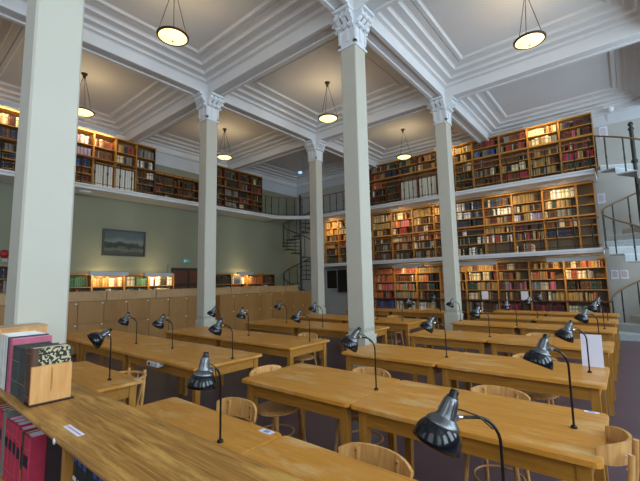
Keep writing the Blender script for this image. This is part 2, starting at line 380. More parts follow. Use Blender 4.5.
# ------------------------------------------------------------------ books
BOOKS = []        # (matrix origin x,y,z, width along shelf, depth, height, facing, colour, case text, shelf text, index)
def fill_row(case, shelf, x0, x1, z, hmax, pal, facing, thick=(.017, .036), full=1.0, yface=0, hr=(.72, .95), runs=True, lean=True):
    """facing 'S': books face -Y, run along X at face y=yface. facing 'E': face +X, run along Y, face x=yface. Left to right as the viewer sees them."""
    u = x0+.01; k = 0; span = (x1-x0)*full; run = 0
    while True:
        if run <= 0: colr = rnd.choice(pal if rnd.random() < .82 else ['brown', 'tan', 'cream', 'black', 'maroon', 'grey']); run = rnd.choice((1, 1, 2, 3, 4, 7)); th = rnd.uniform(*thick); hh = hmax*rnd.uniform(*hr)
        run -= 1
        t_ = th*rnd.uniform(.93, 1.07); 
        if u+t_ > x0+span-.008: break
        k += 1
        BOOKS.append(dict(u=u, t=t_, z=z+.001, h=hh*rnd.uniform(.98, 1.02), d=rnd.uniform(.15, .2), face=facing, f=yface+rnd.uniform(0, .012)*(1 if facing == 'S' else -1), col=colr, case=case, shelf=shelf, k=k))
        u += t_+.0015
        if rnd.random() < .03: run = 0; u += rnd.uniform(.02, .1)
def book_verts(bk):
    t_, h, d = bk['t'], bk['h'], bk['d']; g = .003
    return t_, h, d
def book_into(b, bk, origin=True):
    t_, h, d = book_verts(bk); cm = BM2[bk['col']][(bk['k']*7+int(bk['u']*31)) % 3]; c = .25*t_ if t_ > .02 else .003
    # local: spine at y=0 facing -Y, x 0..t
    if bk['face'] == 'S': Mx = Matrix.Translation((bk['u'], bk['f'], bk['z'])) if origin else Matrix.Identity(4)
    else:
        Mx = (Matrix.Translation((bk['f'], bk['u'], bk['z'])) if origin else Matrix.Identity(4)) @ Matrix.Rotation(PI/2, 4, 'Z')
    e = .004
    b.prism([(0, c), (c, 0), (t_-c, 0), (t_, c), (t_, d), (t_-.003, d), (t_-.003, c+.004), (.003, c+.004), (.003, d), (0, d)], 0, h, cm, Mx)
    b.box(.003, c+.004, e, t_-.003, d-e, h-e, PAGES, Mx)
    if bk['col'] not in ('cream', 'white') and (bk['k'] % 3):
        for q in (.22, .78): b.box(c, -.0006, h*q, t_-c, .0, h*q+.006+.012*(bk['k'] % 2), GOLD, Mx)
    elif bk['col'] in ('cream', 'white'): b.box(c, -.0006, h*.6, t_-c, .0, h*.75, BM['brown'], Mx)

# ------------------------------------------------------------------ bookcases
def bookcase(label, cat_phrase, x0, x1, yb, yf, z0, z1, shelves, facing='S', wood_=CASEW, wh=CASEH, ledge=(), group=None):
    """facing S: spans x0..x1, back at y=yb, front at y=yf. facing E: spans x0..x1 in Y, back at x=yb, front at x=yf."""
    W = x1-x0; D = abs(yb-yf)
    if facing == 'S': t = thing('bookcase', label, 'bookcase', (x0, yf, z0), 0, group)
    else: t = thing('bookcase', label, 'bookcase', (yf, x0, z0), PI/2, group)
    H = z1-z0; s = .022
    bx('side_panel', t, .001, 0, 0, s, D-.012, H, wood_); bx('side_panel', t, W-s, 0, 0, W-.001, D-.012, H, wood_)
    bx('back_panel', t, .001, D-.011, 0, W-.001, D-.001, H, BACKP)
    bx('top_panel', t, .001, -.03, H, W-.001, D-.001, H+.035, wh)
    for z in shelves:
        th = .022
        if z in ledge: bx('ledge', t, .001, -.035, z-z0-.045, W-.001, D-.013, z-z0, CASEDARK if z == .94 else wh)
        else: bx('shelf', t, s, .004, z-z0-th, W-s, D-.013, z-z0, wh)
    return t
gold = ['tan', 'ochre', 'cream', 'brown', 'tan']; redset = ['orange', 'red', 'orange']; dark = ['black', 'navy', 'brown', 'dark green', 'black']
mixw = ['brown', 'cream', 'red', 'tan', 'grey', 'dark green', 'maroon', 'orange']; blu = ['navy', 'navy', 'grey', 'blue']; pale = ['cream', 'white', 'tan']
brn = ['brown', 'maroon', 'brown', 'dark green', 'black']
def P_(*a): return list(a)
# ground floor (right to left)
gb = [-.41, -1.38, -2.28, -3.19, -4.18, -5.07, -5.95, -6.85, -7.75, -8.6]
gz = [1.87, 1.56, 1.25, .94, .52, .1]
gp = [[['ochre', 'brown', 'orange', 'cream'], ['navy', 'cream', 'red', 'white', 'grey'], ['dark green', 'brown', 'brown', 'black'], ['ochre', 'orange', 'brown', 'tan'], ['maroon', 'cream', 'grey'], brn],
      [['brown', 'ochre', 'tan'], ['orange', 'orange', 'red', 'cream'], ['grey', 'white', 'cream', 'pink'], ['navy', 'brown', 'ochre'], ['maroon', 'crimson'], brn],
      [['maroon', 'brown', 'maroon'], ['orange', 'cream', 'tan', 'red'], ['grey', 'pink', 'brown'], ['brown', 'cream', 'brown'], ['crimson', 'maroon'], brn],
      [['brown', 'grey', 'tan'], ['red', 'cream', 'brown', 'navy', 'ochre'], ['brown', 'tan', 'dark green'], ['brown', 'tan', 'black'], ['grey', 'brown'], brn],
      [['brown', 'tan'], ['cream', 'orange', 'ochre'], ['orange', 'red', 'tan'], ['grey', 'tan', 'brown'], ['brown', 'grey'], brn],
      [['tan', 'tan'], ['brown', 'black', 'tan', 'orange'], ['dark green', 'black'], ['brown', 'tan', 'dark green'], pale, brn],
      [['red', 'red', 'orange'], ['maroon', 'brown', 'cream'], ['grey', 'brown', 'orange'], ['grey', 'tan'], pale, brn],
      [redset, redset, ['pink', 'orange'], redset, ['brown', 'blue'], brn], [mixw]*6]
tot = {'ground-floor': 9}
def back_unit(lev, k, x0, x1, z0, z1, yf, shelves, pals, ledges, tops, wood_=CASEW, skip=(), full=None, thick=None):
    """x0<x1; tops: row height above each shelf"""
    cs = '%s bookcase %s from the right end of the back wall' % (ordw(k+1), lev)
    bookcase('wooden bookcase %s, %s from the right end of the back wall' % ({'ground': 'on the ground floor', 'lower': 'on the lower gallery', 'upper': 'on the upper gallery'}[lev], ordw(k+1)),
             '', x0, x1, 13.04, yf, z0, z1, shelves+[z0+.04], 'S', wood_, CASEH, ledges)
    for j, (z, hh, pal) in enumerate(zip(shelves+[z0+.04], tops, pals)):
        if j in skip or pal is None: continue
        fl = rnd.choice([1, 1, 1, .9, .75]) if full is None else full[j]
        fill_row(('back', lev, k+1), j+1, x0+.024, x1-.024, z, hh, pal, 'S', yface=yf+.03, full=fl, thick=thick or (.017, .036))
for k in range(len(gb)-1):
    back_unit('ground', k, gb[k+1], gb[k], 0, 2.10, 12.76, gz[:5], gp[k], (.94,), [.2, .27, .27, .27, .36, .4])
mb_ = [-.5, -.93, -1.78, -2.62, -3.49, -4.42, -5.2, -6.03, -6.91, -7.77, -8.65, -9.5, -10.2]
mz = [3.93, 3.65, 3.37, 3.07, 2.77]
vio = ['lilac', 'white', 'lilac']
mp_ = [[None]*6, [['cream', 'white', 'grey'], ['cream', 'red', 'dark green', 'dark green', 'tan'], ['brown', 'grey'], ['cream', 'orange', 'brown'], ['black', 'navy'], None],
       [['tan', 'ochre', 'tan'], ['ochre', 'maroon', 'cream', 'grey'], vio, ['navy', 'navy'], ['navy', 'ochre', 'tan', 'red'], ['cream', 'orange', 'red']],
       [['brown', 'navy', 'black'], ['black', 'dark green', 'green', 'white'], ['tan', 'maroon', 'brown'], ['tan'], ['orange', 'white', 'red', 'dark green'], None],
       [['navy', 'white', 'navy'], ['grey', 'navy', 'white'], ['navy', 'black'], ['white', 'black'], ['white', 'black', 'black'], ['white', 'black']],
       [pale, ['grey', 'tan'], ['tan', 'brown'], mixw, mixw, brn],
       [['ochre', 'tan'], ['ochre', 'brown'], ['maroon', 'cream', 'brown'], ['cream', 'red', 'brown', 'cream'], ['navy', 'white', 'tan'], ['grey', 'brown']],
       [['orange', 'cream', 'ochre', 'navy', 'red'], ['pink', 'orange'], ['maroon', 'red'], ['red', 'cream', 'brown', 'orange'], ['tan', 'red', 'brown'], brn],
       [['tan', 'cream'], ['tan', 'ochre'], ['brown', 'ochre', 'black'], ['cream', 'black', 'brown'], brn, ['maroon', 'brown']],
       [gold, ['tan', 'pink'], ['cream', 'tan'], mixw, brn, brn], [gold, gold, ['ochre', 'red'], mixw, brn, brn], [['tan', 'ochre'], ['tan', 'ochre'], ['brown'], ['ochre', 'tan'], ['navy', 'brown'], brn]]
for k in range(len(mb_)-1):
    back_unit('lower', k, mb_[k+1], mb_[k], ZG1, 4.25, 12.8, mz, mp_[k], (3.37,), [.3, .25, .25, .26, .27, .3])
ub = [-.39, -1.21, -2.05, -2.87, -3.73, -4.35, -5.0, -5.75, -6.5, -7.1, -7.75, -8.6]
uz = [5.98, 5.66, 5.3, 5.0, 4.74]
cr = ['cream', 'tan', 'cream']
up_ = [[['navy', 'grey', 'ochre', 'brown', 'navy'], ['pink', 'maroon', 'maroon'], ['maroon', 'cream', 'red'], ['crimson', 'blue'], brn, None],
       [cr, cr, ['tan', 'brown', 'tan'], ['tan', 'brown', 'tan'], ['dark green', 'tan'], brn],
       [['red', 'dark green', 'grey', 'brown'], ['red', 'grey', 'red'], ['brown'], ['brown', 'cream', 'maroon'], ['crimson', 'red'], None],
       [['brown', 'red', 'brown'], ['grey', 'blue', 'blue'], ['black', 'brown', 'maroon'], ['brown', 'grey'], ['brown'], None],
       [['ochre', 'cream', 'tan'], ['tan', 'brown'], ['brown', 'tan'], brn, brn, None],
       [['maroon', 'cream', 'cream'], ['dark green', 'ochre', 'brown'], None, None, None, None],
       [['tan', 'orange'], ['tan', 'brown', 'white'], None, None, None, None],
       [['dark green', 'brown', 'grey'], ['navy', 'ochre', 'tan'], None, None, None, None],
       [['dark green', 'black', 'white'], ['navy', 'navy'], ['black', 'maroon'], ['black', 'dark green'], brn, brn],
       [['maroon', 'red', 'grey'], ['orange', 'red', 'tan'], ['orange', 'dark green'], ['navy', 'black', 'white'], brn, brn],
       [brn]*6]
for k in range(len(ub)-1):
    sh = uz if k not in (5, 6, 7) else [5.98, 5.66]
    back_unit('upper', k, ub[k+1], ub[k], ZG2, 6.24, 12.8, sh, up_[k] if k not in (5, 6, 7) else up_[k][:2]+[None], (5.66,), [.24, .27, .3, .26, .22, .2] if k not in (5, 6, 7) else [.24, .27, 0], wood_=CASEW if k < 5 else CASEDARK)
# left wall, units run along Y and face +X
LX0, LXF = XL+.03, -11.9
def left_unit(lev, phrase, bphr, y0, y1, z0, z1, shelves, pals, ledges, tops, wood_=CASEW, thick=None, full=None):
    bookcase(phrase, '', y0, y1, LX0, LXF, z0, z1, shelves+[z0+.04], 'E', wood_, CASEH, ledges)
    for j, (z, hh, pal) in enumerate(zip(shelves+[z0+.04], tops, pals)):
        if pal is None: continue
        fill_row(bphr, j+1, y0+.024, y1-.024, z, hh, pal, 'E', yface=LXF-.03, full=rnd.choice([1, 1, .9]) if full is None else full[j], thick=thick or (.022, .042))
n_ = ['navy', 'black', 'grey', 'navy']
LU = [(-1.2, -.2, 'T'), (-.2, .8, 'T'), (.8, 1.75, 'T'), (1.75, 2.7, 'T'), (2.7, 3.35, 'T'), (3.35, 3.98, 'T'), (3.98, 4.6, 'W'), (4.6, 5.24, 'W'), (5.24, 5.85, 'T'),
      (5.86, 6.7, 'L'), (6.7, 7.5, 'L'), (8.0, 8.65, 'T'), (8.65, 9.35, 'T'), (9.35, 10.0, 'T'), (10.0, 10.6, 'T')]
LPAL = {(1.75): [cr, ['brown', 'navy'], n_, n_, n_, n_], 3.35: [['white', 'lilac'], ['grey', 'lilac'], ['navy', 'blue'], ['maroon', 'brown'], brn, brn],
        3.98: [['red', 'cream', 'blue', 'red'], ['brown'], None, None], 4.6: [['red', 'navy', 'dark green'], ['navy', 'grey'], None, None],
        5.24: [['black', 'dark green', 'grey'], ['black', 'grey', 'white'], ['brown', 'red', 'white'], ['black', 'navy'], brn, brn],
        8.65: [['maroon', 'navy', 'dark green'], ['maroon', 'black'], ['brown', 'grey'], ['grey', 'black'], ['grey'], brn],
        10.0: [['dark green', 'navy', 'brown'], ['red', 'brown', 'dark green'], brn, brn, brn, brn]}
for i, (y0, y1, kd) in enumerate(LU):
    pl = LPAL.get(y0, [brn, ['maroon', 'brown', 'grey'], ['brown', 'black'], ['black', 'grey', 'red'], brn, brn])
    pos = '%s bookcase on the upper gallery of the left wall' % ordw(i+1)
    lab = 'wooden bookcase on the upper gallery by the left wall, %s counted from the left' % ordw(i+1)
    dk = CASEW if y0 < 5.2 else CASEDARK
    if kd == 'T': left_unit('u', lab, ('left', 'upper', i+1), y0, y1, ZG2, 6.16, [5.78, 5.42, 5.1, 4.9, 4.66][:5], pl, (5.42,), [.3, .3, .26, .17, .2, .16], dk)
    elif kd == 'W': left_unit('u', lab, ('left', 'upper', i+1), y0, y1, ZG2, 6.16, [5.78, 5.42, 5.3], pl, (5.42,), [.3, .3, 0, 0], CASEW)
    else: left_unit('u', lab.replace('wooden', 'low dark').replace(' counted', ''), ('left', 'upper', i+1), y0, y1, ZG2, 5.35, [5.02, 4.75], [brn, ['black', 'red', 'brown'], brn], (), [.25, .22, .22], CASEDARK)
grn = ['dark green', 'green', 'dark green', 'pink', 'cream']
LL = [(.3, 1.3, 2.15), (1.3, 2.25, 2.15), (3.3, 4.1, 1.94), (4.1, 5.0, 1.94), (5.0, 5.75, 1.94), (5.75, 6.62, 1.94), (8.15, 9.0, 1.96), (9.0, 9.78, 1.96), (9.78, 10.6, 1.96), (10.6, 11.3, 1.96)]
LLP = [[['brown', 'navy'], ['navy', 'grey'], brn], [['navy', 'grey', 'black'], ['brown', 'maroon'], brn], [['green', 'dark green', 'dark green'], ['cream', 'orange', 'pink'], brn], [['pink', 'cream', 'tan', 'cream'], ['tan', 'grey', 'navy', 'cream'], brn],
       [['green', 'green', 'dark green'], ['green', 'cream'], brn], [['cream', 'white', 'pink', 'tan'], ['cream', 'cream', 'ochre'], brn], [['black', 'grey', 'black'], ['black', 'grey', 'brown'], brn],
       [['navy', 'white', 'grey', 'white'], ['orange', 'orange', 'tan'], brn], [['tan', 'orange', 'ochre'], ['orange', 'ochre', 'navy'], brn], [['brown', 'maroon'], ['brown', 'white', 'brown'], brn]]
for i, (y0, y1, zt) in enumerate(LL):
    lab = 'low wooden bookcase on the floor by the left wall, %s counted from the left' % ordw(i+1)
    left_unit('g', lab, ('left', 'low', i+1), y0, y1, 0, zt, [1.6, 1.24, .85, .45] if zt < 2 else [1.85, 1.5, 1.15, .7], LLP[i]+[brn, brn], (), [.31, .31, .33, .33, .35], CASEW if i not in (6, 9) else CASEDARK, thick=(.03, .05))

# ---- which books become objects: the 270 largest in the photo that nothing hides, the rest one mass
def pix(p):
    d = Vector(p)-Vector((0, 0, CAM_H)); z = d.dot(FW)
    return 320+F_PX*d.dot(RT)/z, 240.5-F_PX*d.dot(UP)/z, z
COLU = [(XC[1], YC[1]), (XC[1], YC[2]), (XC[0], YC[1]), (XC[0], YC[2]), (XC[1], YC[0])]
def area_of(bk):
    if bk['face'] == 'S': p = (bk['u']+bk['t']/2, bk['f'], bk['z']+bk['h']/2)
    else: p = (bk['f'], bk['u']+bk['t']/2, bk['z']+bk['h']/2)
    u, v, z = pix(p)
    if z < 0 or not (2 < u < 638 and 2 < v < 478): return 0
    if bk['face'] == 'S':
        if bk['z'] < .9: return 0
    elif bk['case'][1] == 'low' and bk['z'] < 1.5: return 0
    for cx, cy in COLU:
        us = [pix((cx+a, cy+c, bk['z']))[0] for a in (-.18, .18) for c in (-.18, .18)]
        if min(us)-2 < u < max(us)+2: return 0
    cosf = abs((Vector(p)-Vector((0, 0, CAM_H))).normalized().y if bk['face'] == 'S' else (Vector(p)-Vector((0, 0, CAM_H))).normalized().x)
    return bk['t']*bk['h']*cosf/(z*z)
for bk in BOOKS: bk['a'] = area_of(bk)
order = sorted(range(len(BOOKS)), key=lambda i: -BOOKS[i]['a'])
big = set(order[:268])
mass = MB()
SHP = {'back': {'ground': 'ground-floor bookcase from the right stair', 'lower': 'lower-gallery bookcase from the right stair', 'upper': 'upper-gallery bookcase from the right stair'}}
for i, bk in enumerate(BOOKS):
    if i in big:
        b = MB(); book_into(b, bk, origin=False); o = b.build('book')
        o.location = (bk['u'], bk['f'], bk['z']) if bk['face'] == 'S' else (bk['f'], bk['u'], bk['z'])
        side, lev, n = bk['case']
        where = ('%s ground-floor bookcase from the right' if lev == 'ground' else '%s lower-gallery bookcase from the right' if lev == 'lower' else '%s upper-gallery bookcase from the right') % ordw(n) if side == 'back' else \
            ('%s low bookcase by left wall' if lev == 'low' else '%s upper-gallery bookcase by left wall') % ordw(n)
        tag(o, '%s book, %s from left on %s shelf, %s' % (bk['col'], ordw(bk['k']), ordw(bk['shelf']), where), 'book', 'books standing in the wall bookcases')
    else: book_into(mass, bk)
mo = mass.build('shelved_books'); tag(mo, 'hundreds of bound books filling the wall bookcases on all levels', 'books', kind='stuff')

# tall white folio boxes in the lower half of gallery cases
for i in range(3):
    x1 = ub[5+i]-.03; x0 = ub[6+i]+.03
    for j in range(2):
        xa, xb_ = (x0+(x1-x0)*j/2+.02, x0+(x1-x0)*(j+1)/2-.02)
        t = thing('folio_set', 'tall pale newspaper folios on the back wall upper gallery, %s block counted from the right' % ordw(i*2+(2-j)), 'folios', (xa, 12.86, ZG2+.065), 0, 'tall pale folio blocks')
        for q in range(4):
            wq = (xb_-xa)/4; bx('folio', t, q*wq+.002, 0, 0, (q+1)*wq-.008, .14, .86, BM['white'])
q = 0
for y0, y1 in ((3.98, 4.6), (4.6, 5.24)):
    for j in range(2):
        ya_, yb_ = y0+.04+(y1-y0-.06)*j/2, y0+.01+(y1-y0-.06)*(j+1)/2; q += 1
        t = thing('folio_set', 'tall pale newspaper folios on the left wall upper gallery, %s block from the left' % ordw(q), 'folios', (-11.95, ya_, ZG2+.065), PI/2, 'tall pale folio blocks')
        for p in range(4):
            wq = (yb_-ya_)/4; bx('folio', t, p*wq+.002, 0, 0, (p+1)*wq-.008, .14, .74, BM['white'])

# strip lights over the bookcases
def strip(loc, L_, rz, label, power, tilt=0, glow=True, wd=.1):
    t = thing('strip_light', label, 'light fitting', loc, rz, None)
    b = MB()
    if glow:
        b.box(0, -.05, .02, L_, .07, .03, TROUGH); b.box(0, -.06, -.08, L_, -.05, .03, TROUGH); b.box(0, -.05, -.05, .01, .07, .02, TROUGH); b.box(L_-.01, -.05, -.05, L_, .07, .02, TROUGH)
    else: b.box(0, -.04, .0, L_, .04, .035, TROUGH)
    b.build('housing', t)
    if glow:
        b = MB(); b.tube([(.02, .01, -.005), (L_-.02, .01, -.005)], .013, TUBEON, 8); b.build('fluorescent_tube', t)
    if power:
        l = bpy.data.lights.new('strip_lamp', 'AREA'); l.shape = 'RECTANGLE'; l.size = L_*.9; l.size_y = .06; l.energy = power; l.color = (1, .72, .36)
        o = bpy.data.objects.new('strip_lamp', l); COL.objects.link(o); o.parent = t; o.location = (L_/2, .03, -.055); o.rotation_euler = (math.radians(35), 0, 0)
strip((-1.74, 12.36, 2.12), 1.15, 0, 'grey strip light above the rightmost ground floor bookcases', 8)
strip((-4.3, 12.36, 2.12), 1.2, 0, 'grey strip light above the ground floor bookcases, just right of the right-of-centre column', 6)
strip((-6.68, 12.36, 2.14), 1.15, 0, 'grey strip light above the ground floor bookcases holding orange books', 10)
strip((-2.07, 12.55, 6.26), .9, 0, 'grey strip light above the cream volumes on the upper gallery', 8)
strip((-4.9, 12.55, 6.26), .9, 0, 'grey strip light above upper gallery bookcase beside the right-of-centre column', 5)
strip((-1.6, 12.28, 4.25), .3, 0, 'small light fitting under the upper gallery over the right end of the lower gallery', 9, glow=False)
strip((-3.0, 12.28, 4.25), .3, 0, 'small light fitting under the upper gallery left of the right end one', 9, glow=False)
strip((-5.1, 12.28, 4.25), .3, 0, 'small light fitting under the upper gallery left of the right-of-centre column', 8, glow=False)
strip((-6.6, 12.28, 4.25), .3, 0, 'small light fitting under the upper gallery right of the middle column', 10, glow=False)
strip((-9.9, 12.28, 4.25), .3, 0, 'small light fitting under the upper gallery at its far left end', 14, glow=False)
strip((-11.72, 3.95, 1.99), 1.05, PI/2, 'grey strip light on the low left wall bookcases, nearest the painting', 9)
strip((-11.72, 5.5, 1.97), .95, PI/2, 'grey strip light on the low left wall bookcases, beside the dark doorway', 9)
strip((-11.72, 9.15, 2.02), .75, PI/2, 'grey strip light on the low bookcases between left-of-centre column and corner stair', 10)
strip((-11.72, 3.4, 6.25), 1.1, PI/2, 'strip light above the pale volumes on the left upper gallery', 12)
strip((-11.72, 1.3, 6.25), 1.0, PI/2, 'strip light above left upper gallery bookcases at the photo left edge', 10)
for (y_, p_) in ((3.9, 5), (5.4, 5), (9.0, 4)):          # the fittings' upward light on the wall behind
    l = bpy.data.lights.new('wall_wash', 'AREA'); l.shape = 'RECTANGLE'; l.size = .9; l.size_y = .06; l.energy = p_; l.color = (1, .78, .45)
    o = bpy.data.objects.new('wall_wash', l); COL.objects.link(o); o.location = (-11.72, y_+.5, 2.09); o.rotation_euler = (0, math.radians(180-25), 0); o.rotation_euler = (0, math.radians(150), 0)

# ------------------------------------------------------------------ things on the walls
t = thing('painting', 'dark framed landscape painting hanging on the green left wall', 'painting', (XL+.005, 5.07, 2.95))
for a in ((-.65, -.41, .65, -.36), (-.65, .36, .65, .41), (-.65, -.36, -.6, .36), (.6, -.36, .65, .36)): bx('frame', t, 0, a[0], a[1], .05, a[2], a[3], FRAME)
bx('canvas', t, .005, -.6, -.36, .025, .6, .36, PAINT)
b = MB(); b.box(XL, 6.62, 0, XL+.05, 8.0, 2.2, DOORM)
for y in (6.7, 7.35):
    for z0, z1 in ((.25, 1.0), (1.12, 1.55), (1.65, 2.1)): b.box(XL+.05, y, z0, XL+.06, y+.55, z1, CASEDARK)
for a in ((6.52, 0, 6.62, 2.3), (8.0, 0, 8.1, 2.3), (6.62, 2.2, 8.0, 2.3)): b.box(XL, a[0], a[1], XL+.07, a[2], a[3], WALLG)
d_ = struct(b, 'door_1')
t = thing('exit_sign', 'small green running man exit sign above the dark doorway', 'sign', (XL+.005, 7.22, 2.38))
bx('panel', t, 0, -.14, 0, .03, .14, .15, SCREENG); b = MB(); b.box(.031, -.1, .03, .033, -.02, .12, PAPER); b.box(.031, .02, .05, .033, .08, .07, PAPER); b.box(.031, .0, .08, .033, .05, .1, PAPER); b.build('pictogram', t)
t = thing('fire_bell', 'small red alarm bell on the left wall, beside the photo left edge', 'alarm', (XL+.0, 2.16, 2.48))
b = MB(); b.lathe([(0, .07), (.06, .06), (.1, .03), (.11, 0), (0, 0)], REDB, 20, Matrix.Rotation(PI/2, 4, 'Y')); b.build('gong', t); bx('back_box', t, -.0, -.05, -.2, .04, .05, -.115, WALLB)
t = thing('led_pendant', 'small glowing pale blue detector hanging from the ceiling near the corner', 'LED', (-9.8, 10.75, 5.95))  # a small bluish LED pendant lamp
b = MB(); b.tube([(0, 0, .08), (0, 0, ZC-5.95-.003)], .008, IRONP, 6); b.build('rod', t); b = MB(); b.lathe([(0, 0), (.06, .01), (.09, .05), (.07, .09), (0, .1)], BLUEGLOW, 16); b.build('housing', t)
t = thing('ceiling_spotlight', 'small white floodlight fixed to the frieze near the right stair', 'light', (.02, 13.0, 6.34))
b = MB(); b.tube([(0, .05, -.04), (0, -.1, -.02)], .02, COLW, 8); b.build('arm', t); b = MB(); b.lathe([(.03, 0), (.07, .05), (.08, .12), (0, .12)], COLW, 14, Matrix.Translation((.02, -.12, -.05)) @ Matrix.Rotation(2.2, 4, 'X')); b.build('head', t)
t = thing('ceiling_downlight', 'round white lamp under the left upper gallery above the painting', 'light', (-11.75, 3.75, ZG2-.125))
b = MB(); b.lathe([(0, -.05), (.14, -.045), (.17, -.01), (.17, 0), (0, 0)], COLW, 20); b.build('shade', t)
def notice(x0, z0, x1, z1, label):
    t = thing('wall_notice', label, 'notice', ((x0+x1)/2, YB-.004, (z0+z1)/2)); w_, h_ = (x1-x0)/2, (z1-z0)/2
    bx('sheet', t, -w_, -.004, -h_, w_, 0, h_, PAPER)
    b = MB()
    for k in range(7): b.box(-w_*.75, -.0055, h_*.6-k*h_*.2, w_*(.7 if k % 3 else .4), -.0042, h_*.6-k*h_*.2+.012, BM['grey'])
    b.build('printed_lines', t)
notice(-.26, 5.55, -.07, 5.88, 'white paper notice on the wall beside the upper gallery bookcases')
notice(-.46, 3.67, -.28, 3.95, 'white paper notice on the wall beside the lower gallery bookcases')
notice(-.335, 1.53, -.165, 1.775, 'left one of two lilac white notices on the wall by the ground floor stair')
notice(-.13, 1.53, .04, 1.77, 'right one of two lilac white notices on the wall by the ground floor stair')
bx('conduit', None, -.06, YB-.045, 6.02, -.04, YB-.031, 6.2, IRONP); tag(bpy.context.scene.objects['conduit'], 'thin grey cable conduit on the white frieze above the upper notice', 'conduit')
# cards on the ledges of the ground-floor cases
for x, z, lab in ((-3.6, .94, 'white card standing on the ledge right of the right-of-centre column'), (-2.45, .94, 'white card standing on the ledge left of the maroon row')):
    o = bx('card', None, -.1, -.005, 0, .1, .0, .26, PAPER); o.location = (x, 12.745, z+.002); tag(o, lab, 'card')
# notice board and door under the lower gallery, far left
t = thing('notice_board', 'dark glazed notice board with pale frame under the lower gallery by the corner stair', 'board', (-10.1, YB-.005, 1.25))
for a in ((-.35, 0, -.28, .9), (.28, 0, .35, .9), (-.28, 0, .28, .06), (-.28, .84, .28, .9)): bx('frame', t, a[0], -.04, a[1], a[2], 0, a[3], IRONP)
bx('panel', t, -.28, -.02, .06, .28, 0, .84, FRAME)
t = thing('wall_cupboard', 'dark wall cupboard under the lower gallery, left of the ground floor bookcases', 'cupboard', (-9.2, YB-.005, 1.15))
bx('body', t, -.45, -.2, 0, .45, 0, .95, CASEDARK); bx('door', t, -.43, -.22, .03, -.005, -.2, .92, BLACK); bx('door', t, .005, -.22, .03, .43, -.2, .92, BLACK)

# ------------------------------------------------------------------ cabinets along the left aisle
def cabinet(y0, y1, label):
    t = thing('filing_cabinet', label, 'cabinet', (-10.0, y0, 0), 0, 'brown low filing cabinets')
    Wd = y1-y0; bx('body', t, -.45, .002, .06, -.022, Wd-.002, 1.25, CAB); bx('plinth', t, -.43, .01, 0, -.04, Wd-.01, .06, CASEDARK)
    for j in range(2):
        for z0, z1 in ((.08, .735), (.745, 1.24)):
            d0, d1 = j*Wd/2+.006, (j+1)*Wd/2-.004
            d = bx('door', t, -.021, d0, z0, 0, d1, z1, CAB)
            b = MB(); b.box(0, d1-.05, z1-.045, .012, d1-.01, z1-.02, KNOB); b.build('knob', d)
ci = 0
for a0, n in ((-1.35, 7), (7.12, 4)):
    for k in range(n):
        ci += 1; cabinet(a0+k*1.13, a0+(k+1)*1.13-.004, 'brown cabinet with white knobs, %s from the left in its row' % ordw(ci))
for k in range(10):
    y0 = -1.3+k*1.32; cw = 1.316 if k < 9 else .72; cdp = .42 if k < 9 else .1
    t = thing('tall_cabinet', 'taller pale brown cabinet back behind the front row, %s counted from the left' % ordw(k+1), 'cabinet', (-10.5, y0, 0), 0, 'pale cabinet backs')
    bx('body', t, -cdp, .004, 0, -.012, cw-.006, 1.46, CABL); bx('back_panel', t, -.011, .02, .05, 0, cw-.02, 1.455, CABL); bx('top_panel', t, -cdp-.01, .002, 1.461, .005, cw, 1.485, CABL)

# ------------------------------------------------------------------ spiral stairs
def spiral(cx, cy, R_, z_from, flights, a0, dr, label, steps=12, perf=True, tread_m=IRONP, iron=IRONG, ztop=None):
    t = thing('spiral_staircase', label, 'staircase', (cx, cy, z_from))
    H = sum(f for f in flights)
    b = MB(); b.tube([(0, 0, 0), (0, 0, H+.9)], .045, iron, 14); b.lathe([(.05, H+.86), (.07, H+.9), (.05, H+.93), (.03, H+.96), (.055, H+1.0), (.06, H+1.03), (.03, H+1.08), (0, H+1.09)], iron, 14)
    for z in (.0, H*.5, H): b.lathe([(.045, z), (.07, z+.02), (.07, z+.08), (.045, z+.1)], iron, 14)
    b.build('pole', t)
    zb = 0; rail = []
    for fl in flights:
        for k in range(steps):
            da = 2*PI/steps*dr; a = a0+da*k; z = zb+fl*(k+1)/steps-.0
            q = [(.04*math.cos(a), .04*math.sin(a)), (R_*math.cos(a), R_*math.sin(a)), (R_*math.cos(a+da/2), R_*math.sin(a+da/2)), (R_*math.cos(a+da), R_*math.sin(a+da)), (.04*math.cos(a+da), .04*math.sin(a+da))]
            if dr < 0: q = q[::-1]
            b = MB(); b.prism(q, z-.03, z, tread_m)
            e0 = Vector((math.cos(a), math.sin(a), 0)); e1 = Vector((-math.sin(a), math.cos(a), 0))*.008   # riser at the front edge of the tread
            p0, p1 = e0*.05, e0*R_
            vs = [p0-e1, p1-e1, p1+e1, p0+e1]; lo = z-fl/steps+.002; hi = z-.03
            if perf: b.add([(v.x, v.y, lo) for v in vs]+[(v.x, v.y, hi) for v in vs], [(0, 1, 5, 4), (1, 2, 6, 5), (2, 3, 7, 6), (3, 0, 4, 7), (0, 3, 2, 1), (4, 5, 6, 7)], PERF if perf else tread_m)
            b.build('tread', t)
            am = a+da/2; x, y = (R_-.03)*math.cos(am), (R_-.03)*math.sin(am)
            b = MB(); b.tube([(x, y, z), (x, y, z+.86)], .016, iron, 6); b.tube([(x, y, z+.3), (x, y, z+.36)], .02, iron, 6); b.tube([(x, y, z+.55), (x, y, z+.6)], .018, iron, 6); b.build('baluster', t)
            for s_ in (0, .5): rail.append(((R_-.03)*math.cos(a+da*s_), (R_-.03)*math.sin(a+da*s_), z+.86+fl/steps*(s_-.5)))
        zb += fl
    b = MB(); b.tube(rail, .022, iron if not perf else RAILP, 8); b.build('handrail', t)
    return t
RAILP = mat('stair_handrail_paint', '7C6448', .45, .2, var=.08, scale=10)
